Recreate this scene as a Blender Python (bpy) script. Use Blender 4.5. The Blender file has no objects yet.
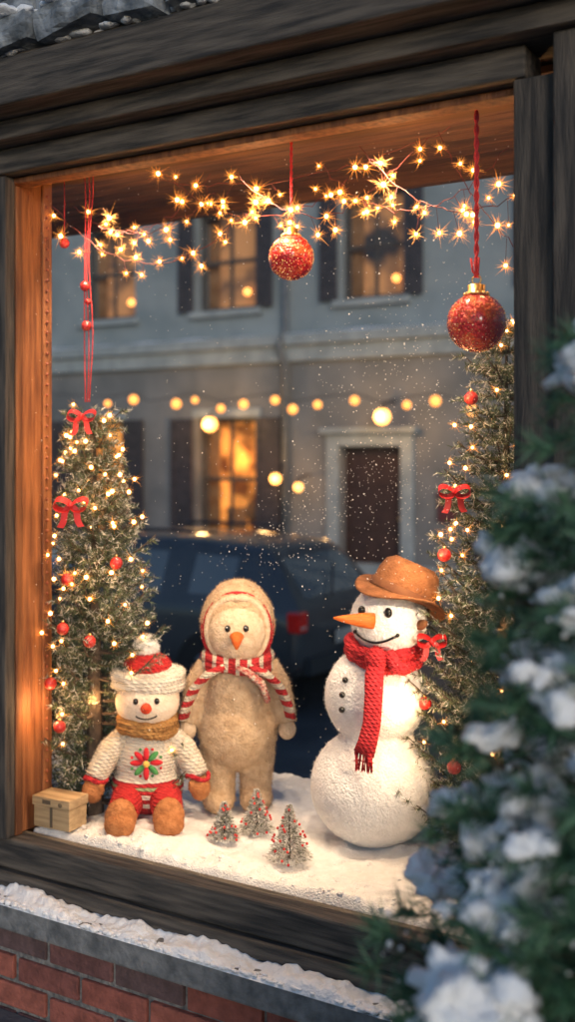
import bpy, bmesh, math, random
from mathutils import Vector, Matrix, Euler, noise
R=random.Random(7)
scene=bpy.context.scene
rad=math.radians
# ---------------------------------------------------------------- materials
def M(name,c1,c2=None,scale=20,rough=.8,bump=0,bscale=80,sheen=0,metal=0,em=None,es=0,stretch=None,knit=0,coat=0,lo=.35,hi=.65,spec=None,stripes=None,axis=2,sss=0):
    m=bpy.data.materials.new(name); m.use_nodes=True
    nt=m.node_tree; n=nt.nodes; L=nt.links; b=n['Principled BSDF']
    b.inputs['Roughness'].default_value=rough; b.inputs['Metallic'].default_value=metal
    b.inputs['Coat Weight'].default_value=coat
    if spec is not None: b.inputs['Specular IOR Level'].default_value=spec
    tc=n.new('ShaderNodeTexCoord'); mp=n.new('ShaderNodeMapping'); L.new(tc.outputs['Object'],mp.inputs[0])
    if stretch: mp.inputs['Scale'].default_value=stretch
    col=None
    if stripes:
        sp=n.new('ShaderNodeSeparateXYZ'); L.new(tc.outputs['Object'],sp.inputs[0])
        nz0=n.new('ShaderNodeTexNoise'); nz0.inputs['Scale'].default_value=40; nz0.inputs['Detail'].default_value=1; L.new(tc.outputs['Object'],nz0.inputs[0])
        ad=n.new('ShaderNodeMath'); ad.operation='MULTIPLY_ADD'; L.new(nz0.outputs[0],ad.inputs[0]); ad.inputs[1].default_value=.006
        L.new(sp.outputs[axis],ad.inputs[2])
        z0,z1,lst=stripes
        mr=n.new('ShaderNodeMapRange'); L.new(ad.outputs[0],mr.inputs[0]); mr.inputs[1].default_value=z0; mr.inputs[2].default_value=z1
        cr=n.new('ShaderNodeValToRGB'); cr.color_ramp.interpolation='CONSTANT'
        els=cr.color_ramp.elements
        while len(els)>1: els.remove(els[-1])
        els[0].position=0; els[0].color=(*lst[0][1],1)
        for p,c in lst[1:]:
            e=els.new(p); e.color=(*c,1)
        L.new(mr.outputs[0],cr.inputs[0]); col=cr.outputs[0]
    elif c2 is not None:
        nz=n.new('ShaderNodeTexNoise'); nz.inputs['Scale'].default_value=scale; nz.inputs['Detail'].default_value=4
        L.new(mp.outputs[0],nz.inputs[0])
        cr=n.new('ShaderNodeValToRGB'); cr.color_ramp.elements[0].position=lo; cr.color_ramp.elements[1].position=hi
        cr.color_ramp.elements[0].color=(*c1,1); cr.color_ramp.elements[1].color=(*c2,1)
        L.new(nz.outputs[0],cr.inputs[0]); col=cr.outputs[0]
    if col is not None: L.new(col,b.inputs['Base Color'])
    else: b.inputs['Base Color'].default_value=(*c1,1)
    hgt=None
    if knit:
        w1=n.new('ShaderNodeTexWave'); w1.inputs['Scale'].default_value=knit; w1.bands_direction='DIAGONAL'; w1.inputs['Distortion'].default_value=1.2
        w2=n.new('ShaderNodeTexWave'); w2.inputs['Scale'].default_value=knit; w2.bands_direction='Z'; w2.inputs['Distortion'].default_value=1.2
        L.new(tc.outputs['Object'],w1.inputs[0]); L.new(tc.outputs['Object'],w2.inputs[0])
        mu=n.new('ShaderNodeMath'); mu.operation='MULTIPLY'; L.new(w1.outputs['Fac'],mu.inputs[0]); L.new(w2.outputs['Fac'],mu.inputs[1]); hgt=mu.outputs[0]
        if col is not None:
            mx=n.new('ShaderNodeMix'); mx.data_type='RGBA'; mx.blend_type='MULTIPLY'; mx.inputs[0].default_value=.5
            L.new(col,mx.inputs[6]); 
            c3=n.new('ShaderNodeMapRange'); c3.inputs[3].default_value=.6; c3.inputs[4].default_value=1.1; L.new(hgt,c3.inputs[0]); L.new(c3.outputs[0],mx.inputs[7])
            L.new(mx.outputs[2],b.inputs['Base Color'])
    if bump:
        bp=n.new('ShaderNodeBump'); bp.inputs['Strength'].default_value=min(bump,1); bp.inputs['Distance'].default_value=.004 if knit else .01
        if hgt is None:
            nb=n.new('ShaderNodeTexNoise'); nb.inputs['Scale'].default_value=bscale; nb.inputs['Detail'].default_value=4
            L.new(mp.outputs[0],nb.inputs[0]); hgt=nb.outputs[0]
        L.new(hgt,bp.inputs['Height']); L.new(bp.outputs[0],b.inputs['Normal'])
    if em is not None:
        b.inputs['Emission Color'].default_value=(*em,1); b.inputs['Emission Strength'].default_value=es
        if col is not None and em==(0,0,0): L.new(col,b.inputs['Emission Color'])
    return m
# ---------------------------------------------------------------- mesh builder
class MB:
    def __init__(s): s.v=[]; s.f=[]; s.m=[]
    def add(s,vs,fs,mi=0):
        o=len(s.v); s.v.extend([tuple(v) for v in vs])
        for f in fs: s.f.append(tuple(i+o for i in f)); s.m.append(mi)
    def box(s,x0,x1,y0,y1,z0,z1,mi=0,mat=None):
        vs=[Vector(p) for p in ((x0,y0,z0),(x1,y0,z0),(x1,y1,z0),(x0,y1,z0),(x0,y0,z1),(x1,y0,z1),(x1,y1,z1),(x0,y1,z1))]
        if mat: vs=[mat@v for v in vs]
        s.add(vs,[(0,3,2,1),(4,5,6,7),(0,1,5,4),(1,2,6,5),(2,3,7,6),(3,0,4,7)],mi)
    def tube(s,pts,rs,n=10,mi=0,closed=False,flat=None):
        pts=[Vector(p) for p in pts]
        if not hasattr(rs,'__len__'): rs=[rs]*len(pts)
        N=len(pts); vs=[]; up=Vector((0,0,1)); pu=None
        for i,p in enumerate(pts):
            if closed: t=pts[(i+1)%N]-pts[i-1]
            else: t=pts[min(i+1,N-1)]-pts[max(i-1,0)]
            t.normalize()
            if pu is None:
                a=up if abs(t.z)<.9 else Vector((0,1,0))
                pu=(a-t*a.dot(t)).normalized()
            else: pu=(pu-t*pu.dot(t)).normalized()
            w=t.cross(pu)
            for k in range(n):
                a=2*math.pi*k/n
                f1,f2=(1,1) if flat is None else flat
                vs.append(p+pu*math.cos(a)*rs[i]*f1+w*math.sin(a)*rs[i]*f2)
        fs=[]
        rng=N if closed else N-1
        for i in range(rng):
            j=(i+1)%N
            for k in range(n):
                fs.append((i*n+k,i*n+(k+1)%n,j*n+(k+1)%n,j*n+k))
        if not closed:
            fs.append(tuple(range(n))[::-1]); fs.append(tuple((N-1)*n+k for k in range(n)))
        s.add(vs,fs,mi)
    def ell(s,c,r,rot=None,mi=0,seg=20,ring=12,disp=0,dsc=10):
        if not hasattr(r,'__len__'): r=(r,r,r)
        rm=Euler(rot).to_matrix() if rot else None; c=Vector(c)
        vs=[];fs=[]
        for i in range(1,ring):
            th=math.pi*i/ring
            for k in range(seg):
                ph=2*math.pi*k/seg
                vs.append(Vector((math.sin(th)*math.cos(ph),math.sin(th)*math.sin(ph),math.cos(th))))
        vs.append(Vector((0,0,1))); vs.append(Vector((0,0,-1)))
        for i in range(ring-2):
            for k in range(seg):
                fs.append((i*seg+k,(i+1)*seg+k,(i+1)*seg+(k+1)%seg,i*seg+(k+1)%seg))
        T=len(vs)-2; B=len(vs)-1
        for k in range(seg):
            fs.append((T,k,(k+1)%seg)); fs.append((B,(ring-2)*seg+(k+1)%seg,(ring-2)*seg+k))
        out=[]
        for v in vs:
            q=Vector((v.x*r[0],v.y*r[1],v.z*r[2]))
            if disp: q=q*(1+disp*noise.noise((q+c)*dsc)+disp*.5*noise.noise((q+c)*dsc*2.3))
            if rm: q=rm@q
            out.append(q+c)
        s.add(out,fs,mi)
    def needle(s,p,d,l,w,mi=0):
        a=d.orthogonal(); a.rotate(Matrix.Rotation(R.random()*6.28,3,d)) ; a.normalize()
        o=len(s.v); s.v.append(tuple(p+a*w)); s.v.append(tuple(p-a*w)); s.v.append(tuple(p+d*l)); s.f.append((o,o+1,o+2)); s.m.append(mi)
    def obj(s,name,mats,parent=None,smooth=False,bevel=0,sub=0):
        me=bpy.data.meshes.new(name); me.from_pydata(s.v,[],s.f)
        for m in mats: me.materials.append(m)
        me.polygons.foreach_set('material_index',s.m)
        if smooth: me.polygons.foreach_set('use_smooth',[True]*len(s.f))
        me.update(); ob=bpy.data.objects.new(name,me); scene.collection.objects.link(ob)
        if parent: ob.parent=parent
        if bevel:
            b=ob.modifiers.new('b','BEVEL'); b.width=bevel; b.segments=2; b.limit_method='ANGLE'
        if sub:
            b=ob.modifiers.new('s','SUBSURF'); b.levels=sub; b.render_levels=sub
        return ob
def emp(name,loc=(0,0,0),rz=0,sc=1):
    e=bpy.data.objects.new(name,None); e.location=loc; e.rotation_euler=(0,0,rz); e.scale=(sc,)*3; e.empty_display_size=.1
    scene.collection.objects.link(e); return e
def rv():
    while True:
        v=Vector((R.uniform(-1,1),R.uniform(-1,1),R.uniform(-1,1)))
        if .05<v.length<1: return v.normalized()
def blob(name,mb,mats,parent,voxel=.006,sm=6,disp=.0015,dsc=90,fuzz=0,fl=.006,fw=.0006,midx=0):
    tmp=mb.obj('tmp',[]); r=tmp.modifiers.new('r','REMESH'); r.mode='VOXEL'; r.voxel_size=voxel
    if sm:
        q=tmp.modifiers.new('q','SMOOTH'); q.factor=.5; q.iterations=sm
    dg=bpy.context.evaluated_depsgraph_get(); ev=tmp.evaluated_get(dg)
    me=bpy.data.meshes.new_from_object(ev); bpy.data.objects.remove(tmp)
    me.name=name; me.materials.clear()
    for m in mats: me.materials.append(m)
    ns=[v.normal.copy() for v in me.vertices]
    for v,nn in zip(me.vertices,ns):
        v.co+=nn*(disp*noise.noise(v.co*dsc)+disp*.8*noise.noise(v.co*dsc*2.1))
    me.polygons.foreach_set('use_smooth',[True]*len(me.polygons))
    me.polygons.foreach_set('material_index',[midx]*len(me.polygons))
    ob=bpy.data.objects.new(name,me); scene.collection.objects.link(ob); ob.parent=parent
    if fuzz:
        fb=MB(); ps=me.polygons
        for i in range(fuzz):
            p=ps[R.randrange(len(ps))]; d=(p.normal+rv()*.75).normalized()
            fb.needle(p.center+rv()*voxel*.4-p.normal*.001,d,fl*R.uniform(.5,1.2),fw,0)
        fb.obj(name+'_fuzz',[mats[midx]],parent)
    return ob
def point(name,loc,e,col=(1,.6,.28),r=.02,parent=None):
    l=bpy.data.lights.new(name,'POINT'); l.energy=e; l.color=col; l.shadow_soft_size=r
    o=bpy.data.objects.new(name,l); o.location=loc; scene.collection.objects.link(o)
    if parent: o.parent=parent
    return o
# common mats
wood_dark=M('wood_dark_h',(.032,.029,.027),(.135,.112,.09),6,.75,.6,30,stretch=(1,12,12))
wood_dark_v=M('wood_dark_v',(.028,.025,.024),(.105,.086,.07),6,.75,.6,30,stretch=(12,12,1))
wood_warm=M('wood_warm',(.14,.045,.015),(.32,.12,.04),5,.6,.5,25,stretch=(12,12,1))
wood_soffit=M('wood_soffit',(.07,.035,.018),(.15,.07,.035),5,.8,.4,25,stretch=(1,12,12))
snowm=M('snow',(.80,.82,.86),(.90,.91,.93),30,.7,.5,160)
concrete=M('concrete',(.11,.115,.12),(.25,.25,.25),25,.9,.6,90)
red=M('red_felt',(.55,.02,.025),(.68,.045,.04),60,.75,.4,200)
gold=M('gold_metal',(.75,.47,.16),(.9,.6,.25),40,.28,.2,80,metal=1)
black=M('black_bead',(.01,.01,.01),None,rough=.2)
bulb=M('warm_bulb',(1,.7,.35),None,em=(1,.56,.18),es=16)
glint=M('glow_halo_spikes',(1,.5,.15),None,em=(1,.33,.04),es=2.2); glint.cycles.emission_sampling='NONE'  # emissive hair-thin spikes that imitate the soft glow around each bulb
wire=M('dark_red_wire',(.12,.02,.012),(.20,.035,.02),50,.7)
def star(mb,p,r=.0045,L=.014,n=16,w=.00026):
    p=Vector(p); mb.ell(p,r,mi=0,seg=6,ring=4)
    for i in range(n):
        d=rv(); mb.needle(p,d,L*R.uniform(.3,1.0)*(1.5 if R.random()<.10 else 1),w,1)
# ---------------------------------------------------------------- snow heightfield
def snowsheet(mb,x0,x1,y0,y1,z,h,st,fn,edge=.02):
    nx=max(2,int((x1-x0)/st)); ny=max(2,int((y1-y0)/st)); vs=[]; fs=[]
    for j in range(ny+1):
        for i in range(nx+1):
            x=x0+(x1-x0)*i/nx; y=y0+(y1-y0)*j/ny
            e=min(x-x0,x1-x,y-y0,y1-y)/edge; e=max(0,min(1,e)); e=math.sqrt(1-(1-e)**2)
            vs.append((x,y,z-.004+(h*fn(x,y)+.004)*e))
    for j in range(ny):
        for i in range(nx):
            a=j*(nx+1)+i; fs.append((a,a+1,a+nx+2,a+nx+1))
    mb.add(vs,fs,0)
# ================================================================ SHOP
shop=emp('shop_building')
b=MB(); b.box(-4.6,1.6,1.75,2.02,2.158,2.262); b.box(-4.6,1.6,1.775,2.03,2.264,2.278); b.obj('fascia_board',[wood_dark],shop,bevel=.005)
b=MB(); b.box(-4.6,1.6,1.83,2.03,2.112,2.156); b.obj('lintel_beam',[wood_dark],shop,bevel=.004)
b=MB(); b.box(-1.98,-.66,1.885,1.975,2.052,2.11); b.obj('window_head_frame',[wood_dark],shop,bevel=.004)
b=MB(); b.box(-1.965,-.685,1.925,1.972,2.035,2.05); b.obj('window_head_trim',[wood_warm],shop,bevel=.003)
b=MB(); b.box(-2.08,-1.957,1.895,1.928,.452,2.05); b.box(-2.24,-2.083,1.875,2.0,.28,2.11); b.obj('window_jamb',[wood_dark_v],shop,bevel=.004)
b=MB(); b.box(-.682,-.603,1.885,1.99,.452,2.05); b.box(-.6,-.40,1.855,2.0,.334,2.11); b.box(-.70,-.684,1.94,1.985,.452,2.034);b.obj('window_post',[wood_dark_v],shop,bevel=.004)
b=MB(); b.box(-2.08,-.602,1.915,1.984,.375,.449); b.box(-2.08,-.602,1.90,1.98,.334,.372); b.obj('window_sill',[wood_dark],shop,bevel=.006)
b=MB(); b.box(-4.6,1.6,1.84,2.02,.268,.33); b.obj('stone_ledge',[concrete],shop,bevel=.006)
plank=M('painted_plank',(.035,.04,.045),(.09,.09,.09),6,.75,.5,30,stretch=(12,12,1))
b=MB()
x=-4.6
while x<-2.25: b.box(x,min(x+.146,-2.243),1.90,2.0,.334,2.11); x+=.15
x=-.397
while x<1.6: b.box(x,x+.146,1.90,2.0,.334,2.11); x+=.15
b.obj('plank_wall',[plank],shop,bevel=.004)
b=MB(); b.box(-2.02,-1.966,1.930,2.065,.45,2.09); b.box(-1.975,-1.958,2.025,2.048,.45,2.088); b.box(-1.974,-1.958,1.932,1.955,.45,2.034)
b.obj('side_panel',[wood_warm],shop,bevel=.003)
b=MB()
for i in range(60): b.ell((-1.956,2.036,.48+i*.0262),.0042,seg=8,ring=6)
b.obj('panel_studs',[M('stud',(.25,.07,.03),None,rough=.4)],shop,smooth=True)
b=MB()
for i in range(8):
    b.box(-3.4,-.5,1.995+i*.064,2.056+i*.064,2.09,2.105)
b.box(-3.4,-.5,2.50,2.53,2.05,2.105)
b.obj('soffit',[wood_soffit],shop,bevel=.002)
b=MB(); b.box(-3.4,-.5,2.022,2.70,.36,.44); b.box(-3.3,-.6,2.03,2.66,-.82,.358); b.obj('display_base',[wood_soffit],shop,bevel=.004)
# roof
slate=M('slate',(.10,.115,.13),(.34,.37,.40),18,.85,.9,50)
b=MB(); 
def rock(mb,c,s,mi=0):
    bm=bmesh.new(); bmesh.ops.create_cube(bm,size=1); bmesh.ops.subdivide_edges(bm,edges=bm.edges[:],cuts=5,use_grid_fill=True)
    off=rv()*50; rm=Euler((R.uniform(-.12,.12),R.uniform(-.15,.15),R.uniform(-.15,.15))).to_matrix()
    vs=[]
    for v in bm.verts:
        q=v.co.copy(); q=q.lerp(q.normalized()*.5,.22)
        q=Vector((q.x*s[0],q.y*s[1],q.z*s[2])); q+=q.normalized()*(.012*noise.noise(q*22+off)+.007*noise.noise(q*60+off))
        vs.append(rm@q+Vector(c))
    bm.verts.index_update()
    mb.add(vs,[[v.index for v in f.verts] for f in bm.faces],mi); bm.free()
sb=MB()
for row in range(5):
    x=-4.5+R.uniform(0,.1)
    while x<1.5:
        w=R.uniform(.10,.20); z=2.315+row*.058; y=1.80+row*.040
        rock(b,(x+w/2,y,z+R.uniform(-.006,.006)),(w,.15,R.uniform(.060,.080)))
        if R.random()<.8:
            for k in range(6): sb.ell((x+w/2+R.uniform(-.08,.08),y-.055+R.uniform(-.02,.02),z+.034),(R.uniform(.015,.04),R.uniform(.012,.026),R.uniform(.005,.012)),disp=.6,dsc=40,seg=14,ring=8)
        x+=w+R.uniform(.0,.012)
b.box(-4.6,1.6,2.04,2.6,2.32,2.55,0)
b.obj('slate_roof',[slate],shop)
for i in range(380):
    x=R.uniform(-4,1.4); sb.ell((x,1.772+R.uniform(-.005,.03),2.281),(R.uniform(.008,.030),R.uniform(.01,.02),R.uniform(.004,.010)),disp=.6,dsc=40,seg=10,ring=6)
sb.obj('roof_snow',[snowm],shop,smooth=True)
# bricks
bm_=[M('brick_%d'%i,c,tuple(k*1.6 for k in c),30,.9,.7,70) for i,c in enumerate([(.22,.068,.05),(.16,.055,.045),(.12,.053,.05),(.25,.078,.055),(.09,.055,.055)])]
b=MB()
for row in range(14):
    z=.262-.066*(row+1)
    x=-4.6+(0.1 if row%2 else 0)
    while x<1.6:
        dz=R.uniform(-.003,.003); b.box(x,x+.188,1.878+R.uniform(-.003,.003),1.95,z+.003+dz,z+.058+dz,R.randrange(5)); x+=.2
b.obj('brick_courses',bm_,shop,bevel=.004)
b=MB(); b.box(-4.6,1.6,1.888,2.0,-.8,.266); b.obj('mortar',[M('mortar',(.12,.12,.12),(.26,.25,.24),60,.95,.8,120)],shop)
# ledge snow
b=MB()
def f1(x,y):
    v=noise.noise(Vector((x*7,y*14,3)))+.5*noise.noise(Vector((x*23,y*30,1)))+.35*noise.noise(Vector((x*60,y*60,1)))
    return max(-.3,min(1.3,.50+1.1*v+ (y-1.87)*7))
snowsheet(b,-4.55,1.5,1.838,1.912,.33,.020,.006,f1,.014)
for i in range(700):
    x=R.uniform(-2.6,-.3); s=R.uniform(.0015,.007); b.ell((x,R.uniform(1.838,1.86),.333),(s*1.6,s,s*.8),disp=.6,dsc=80,seg=8,ring=6)
b.obj('ledge_snow',[snowm],shop,smooth=True)
# display snow
ds=emp('display_snow')
b=MB()
def f2(x,y):
    return .55+.42*noise.noise(Vector((x*5,y*5,0)))+.26*noise.noise(Vector((x*14,y*14,5)))+.15*noise.noise(Vector((x*38,y*38,5)))+.07*noise.noise(Vector((x*80,y*80,5)))
snowsheet(b,-1.956,-.686,1.985,2.1,.445,.036,.004,f2,.014)
snowsheet(b,-3.3,-.5,2.07,2.69,.443,.038,.006,f2,.03)
for i in range(200):
    x=R.uniform(-1.94,-.72); y=R.choice([R.uniform(1.992,2.06),R.uniform(2,2.65)]); s=R.uniform(.002,.006)
    b.ell((x,y,.444+.036*f2(x,y)),(s*1.3,s*1.2,s*.8),disp=.6,dsc=90,seg=8,ring=6)
snow_disp=M('display_snow_mat',(.82,.81,.80),(.91,.905,.90),40,.8,.7,260)
b.obj('snow_blanket',[snow_disp],ds,smooth=True)
FZ=.464
# glass
g=bpy.data.materials.new('glass_pane'); g.use_nodes=True; nt=g.node_tree; nt.nodes.clear()
o=nt.nodes.new('ShaderNodeOutputMaterial'); mx=nt.nodes.new('ShaderNodeMixShader'); tr=nt.nodes.new('ShaderNodeBsdfTransparent'); gl=nt.nodes.new('ShaderNodeBsdfGlossy'); fr=nt.nodes.new('ShaderNodeFresnel'); fr.inputs[0].default_value=1.3
gl.inputs['Roughness'].default_value=.02
nt.links.new(fr.outputs[0],mx.inputs[0]); nt.links.new(tr.outputs[0],mx.inputs[1]); nt.links.new(gl.outputs[0],mx.inputs[2]); nt.links.new(mx.outputs[0],o.inputs[0])
b=MB(); b.add([(-1.955,1.962,.45),(-.69,1.962,.45),(-.69,1.962,2.034),(-1.955,1.962,2.034)],[(0,1,2,3)]); b.obj('window_glass',[g],shop)
b=MB()
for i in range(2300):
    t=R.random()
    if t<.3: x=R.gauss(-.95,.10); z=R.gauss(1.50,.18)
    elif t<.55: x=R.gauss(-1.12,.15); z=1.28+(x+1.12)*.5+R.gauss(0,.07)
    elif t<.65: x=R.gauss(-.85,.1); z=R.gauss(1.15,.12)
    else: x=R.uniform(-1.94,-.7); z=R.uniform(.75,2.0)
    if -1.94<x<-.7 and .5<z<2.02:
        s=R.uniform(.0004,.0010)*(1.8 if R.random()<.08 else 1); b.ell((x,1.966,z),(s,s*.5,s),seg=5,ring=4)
frost=M('frost',(.8,.75,.7),None,rough=.6,em=(1,.70,.42),es=.35); frost.cycles.emission_sampling='NONE'  # warm glow put into the specks as emission, they are no lamps
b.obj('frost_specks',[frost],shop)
puckm=M('puck_metal',(.1,.1,.1),None,rough=.4,metal=1)
for i,(x,y,z,e,tx,ty,tz,sz) in enumerate([(-1.76,2.02,2.088,40,-1.76,2.22,.55,84),(-1.32,2.02,2.088,37,-1.45,2.30,.55,84),(-.98,2.02,2.088,46,-1.16,2.32,.55,84),(-.712,2.004,1.30,18,-1.62,2.33,.80,80),(-.712,2.004,.92,12,-1.62,2.33,.72,80)]):  # ceiling display spots; the last two are added fill lamps, hidden behind the post
    sp=emp('display_and_fill_spot',(x,y,z))
    d=Vector((tx-x,ty-y,tz-z)).normalized()
    b=MB(); b.tube([d*-.0,d*.010],[.009 if z<2 else .022]*2,16,0); b.tube([d*.0105,d*.0115],[.006 if z<2 else .014]*2,16,1)
    b.obj('puck',[puckm,bulb],sp)
    l=bpy.data.lights.new('spot','SPOT'); l.energy=e; l.color=(1,.75,.50); l.spot_size=rad(sz); l.spot_blend=.9; l.shadow_soft_size=.03
    lo=bpy.data.objects.new('spot_lamp',l); scene.collection.objects.link(lo); lo.parent=sp; lo.location=d*.02
    lo.rotation_euler=d.to_track_quat('-Z','Y').to_euler()
# ================================================================ CONIFERS
def conifer(mb,H,Rm,levels,per,nl,nw,nstep,twl,twstep,prof,mats_n,tipdroop=.1,lift=.25,clip=None,z0=.08,tips=None,barkmi=0,spread=.9,var=.28,ends=None):
    mb.tube([(0,0,0),(0,0,H*.5),(0,0,H)],[Rm*.09+.006,Rm*.05+.004,.002],8,barkmi)
    for l in range(levels):
        f=(l+.5*R.random())/levels; z=z0+(H-z0)*f
        n=max(3,int(per*(1-f*.55)))
        for k in range(n):
            a=2*math.pi*(k+R.random()*.8)/n+l*1.3; rr=Rm*prof(f)*R.uniform(1-var,1+var*.5)
            out=Vector((math.cos(a),math.sin(a),0)); pts=[]
            segs=6
            for s in range(segs+1):
                t=s/segs; pts.append(Vector((0,0,z))+out*rr*t+Vector((0,0,rr*(lift*t-tipdroop*math.sin(t*math.pi)*1.2))) )
            if clip and not clip(pts[3]): continue
            if clip and not clip(pts[-1]): pts=[pts[0].lerp(pts[3],s/segs) for s in range(segs+1)]; rr*=.5
            mb.tube(pts,[.0035*(1-.7*s/segs)*(Rm/.15)**.5 for s in range(segs+1)],5,barkmi)
            if tips is not None: tips.append((pts[-1],pts[-3],out,f))
            side=Vector((-out.y,out.x,0))
            tw=[(pts[0].lerp(pts[-1],.25),(pts[-1]-pts[-3]).normalized(),rr*.78)]
            t=.25
            while t<1.0:
                i=min(segs-1,int(t*segs)); p=pts[i].lerp(pts[i+1],t*segs-i)
                for sg in (-1,1):
                    d=(out*.75+side*sg*spread+Vector((0,0,R.uniform(-.15,.4)))).normalized()
                    tw.append((p,d,twl*(1.15-t*.7)*R.uniform(.7,1.2)))
                    if ends is not None and t>.4: ends.append((p+d*tw[-1][2],d))
                t+=twstep/rr
            for p,d,L in tw:
                q=0
                if L is not tw[0][2] and L<rr: mb.tube([p,p+d*L],[.0012,.0006],3,barkmi)
                while q<L:
                    for c in range(3):
                        r=rv(); r=(r-d*r.dot(d)).normalized()
                        dd=(d*R.uniform(.5,1.0)+r).normalized()
                        mi=mats_n(q/L)
                        pp=p+d*q
                        if clip and not clip(pp+dd*nl): continue
                        mb.needle(pp,dd,nl*R.uniform(.7,1.15),nw,mi)
                    q+=nstep
bark=M('bark',(.05,.035,.025),(.10,.07,.05),40,.9,.5,60)
xg1=M('fir_green',(.075,.11,.05),(.13,.16,.08),30,.7); xg2=M('fir_dark',(.035,.055,.03),(.065,.09,.045),30,.7); xfr=M('fir_frost',(.46,.44,.38),(.64,.62,.56),30,.8)
def xm(q):
    r=R.random(); return 3 if r<.08+.42*q*q else (1 if r<.65 else 2)
def bow(mb,c,s,mi=0,ry=0.0):
    c=Vector(c); rm=Matrix.Rotation(rad(28),3,'Z')
    for sg in (-1,1):
        path=[]
        for i in range(15):
            t=i/14*2*math.pi
            path.append((sg*(.5-.5*math.cos(t))*1.0,-.1*math.sin(t/2),.38*math.sin(t)*(.6+.4*(.5-.5*math.cos(t)))+.15*(.5-.5*math.cos(t))))
        vs=[];fs=[]
        for x,y,z in path:
            p=Vector((x*s,y*s,z*s)); vs.append(c+rm@(p+Vector((0,-.34*s,-.16*s)))); vs.append(c+rm@(p+Vector((0,.20*s,.12*s))))
        for i in range(14): fs.append((2*i,2*i+1,2*i+3,2*i+2))
        mb.add(vs,fs,mi)
        vs=[];fs=[]
        for i in range(7):
            t=i/6; p=Vector((sg*(.1+.55*t+.08*math.sin(t*6))*s,-.22*s,(-1.25*t)*s)); w=.19*s
            vs.append(c+rm@(p+Vector((-w,0,0)))); vs.append(c+rm@(p+Vector((w,0.03*s,.06*s*sg))))
        for i in range(6): fs.append((2*i,2*i+1,2*i+3,2*i+2))
        mb.add(vs,fs,mi)
    mb.ell(c+rm@Vector((0,-.16*s,0)),(.17*s,.2*s,.22*s),mi=mi,seg=10,ring=8)
shiny_red=M('glitter_red',(.42,.01,.01),(.55,.03,.02),120,.28,.4,260,coat=.5)
ribm=M('ribbon_red',(.50,.008,.012),(.62,.02,.02),30,.5)
def xtree(loc,H,Rm,nlights,clip,seed,bows,balls,pts,lv=.035,per=9):
    global R
    R=random.Random(seed)
    e=emp('christmas_tree',loc)
    mb=MB(); tips=[]
    prof=lambda f:(1-f)**.7*.80+.25
    conifer(mb,H,Rm,int(H/lv),per,.017,.0011,.0046,.065,.024,prof,xm,tipdroop=.15,lift=.38,clip=clip,z0=.03,tips=tips,var=.45)
    mb.obj('foliage',[bark,xg1,xg2,xfr],e)
    lb=MB(); n=0
    for i in range(nlights*4):
        f=R.random()**1.1; z=.05+(H-.04)*f; a=R.uniform(-math.pi,.6) if R.random()<.85 else R.uniform(0,6.28)
        r=Rm*prof(f)*R.uniform(.70,1.05); p=Vector((math.cos(a)*r,math.sin(a)*r,z+r*.25))
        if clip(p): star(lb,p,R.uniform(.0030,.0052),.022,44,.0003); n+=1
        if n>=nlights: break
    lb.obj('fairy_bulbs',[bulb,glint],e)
    for p in pts: point('bulb_glow',p,.62,(1,.55,.22),parent=e,r=.012)
    bb=MB()
    for p,s in bows: bow(bb,p,s)
    bb.obj('bows',[ribm],e)
    cb=MB()
    for p in balls: cb.ell(p,.0155,seg=14,ring=10); cb.tube([Vector(p)+Vector((0,0,.014)),Vector(p)+Vector((0,0,.02))],.004,6,1)
    cb.obj('baubles',[shiny_red,gold],e,smooth=True)
    return e
def clipL(p):
    if p.x<-.060 and p.y<-.07: return False
    if p.z<.45 and p.x>.045 and p.y<-.02: return False
    if p.z<.30 and p.x>.03 and p.y<.03: return False
    return -.155<p.y and -.26<p.x
xtree((-1.895,2.145,FZ-.01),1.03,.205,88,clipL,11,
  [((.02,-.07,1.02),.036),((.04,-.13,.80),.042)],
  [(.035,-.14,.62),(.03,-.15,.50),(.02,-.15,.26),(-.02,-.14,.36),(.14,-.08,.66),(.09,-.12,.47)],
  [(.08,-.16,.95),(.12,-.15,.62),(-.01,-.16,.3),(.0,-.03,.8),(0.02,-.03,.3)],.033,12)
xtree((-.895,2.43,FZ-.01),1.22,.22,84,lambda p: p.y>-.25 and p.x<.22,12,
  [((-.075,-.13,.84),.036),((-.13,-.13,.50),.034)],
  [(-.03,-.14,1.05),(-.09,-.15,.70),(-.05,-.19,.24),(-.16,-.10,.35)],
  [(-.06,-.20,1.05),(-.12,-.20,.7),(-.14,-.18,.35),(0,-.03,.5)],.035,11)
R=random.Random(5)
e=emp('hanging_ribbon'); b=MB()
for dx in (-.010,0.0,.010):
    pts=[(-1.86+dx+.005*math.sin(i*.9+dx*90),2.08+.004*math.cos(i),2.09-i*.058) for i in range(11)]
    b.tube(pts,.0014,5,0)
b.tube([(-1.92,2.06,2.09),(-1.92,2.06,1.92)],.001,5,0)
for p in [(-1.865,2.075,1.80),(-1.92,2.06,1.91),(-1.855,2.075,1.76),(-1.86,2.075,1.70)]: b.ell(p,.013 if p[2]!=1.76 else .008,mi=1,seg=12,ring=8)
b.obj('cords',[red,shiny_red],e,smooth=True)
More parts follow.
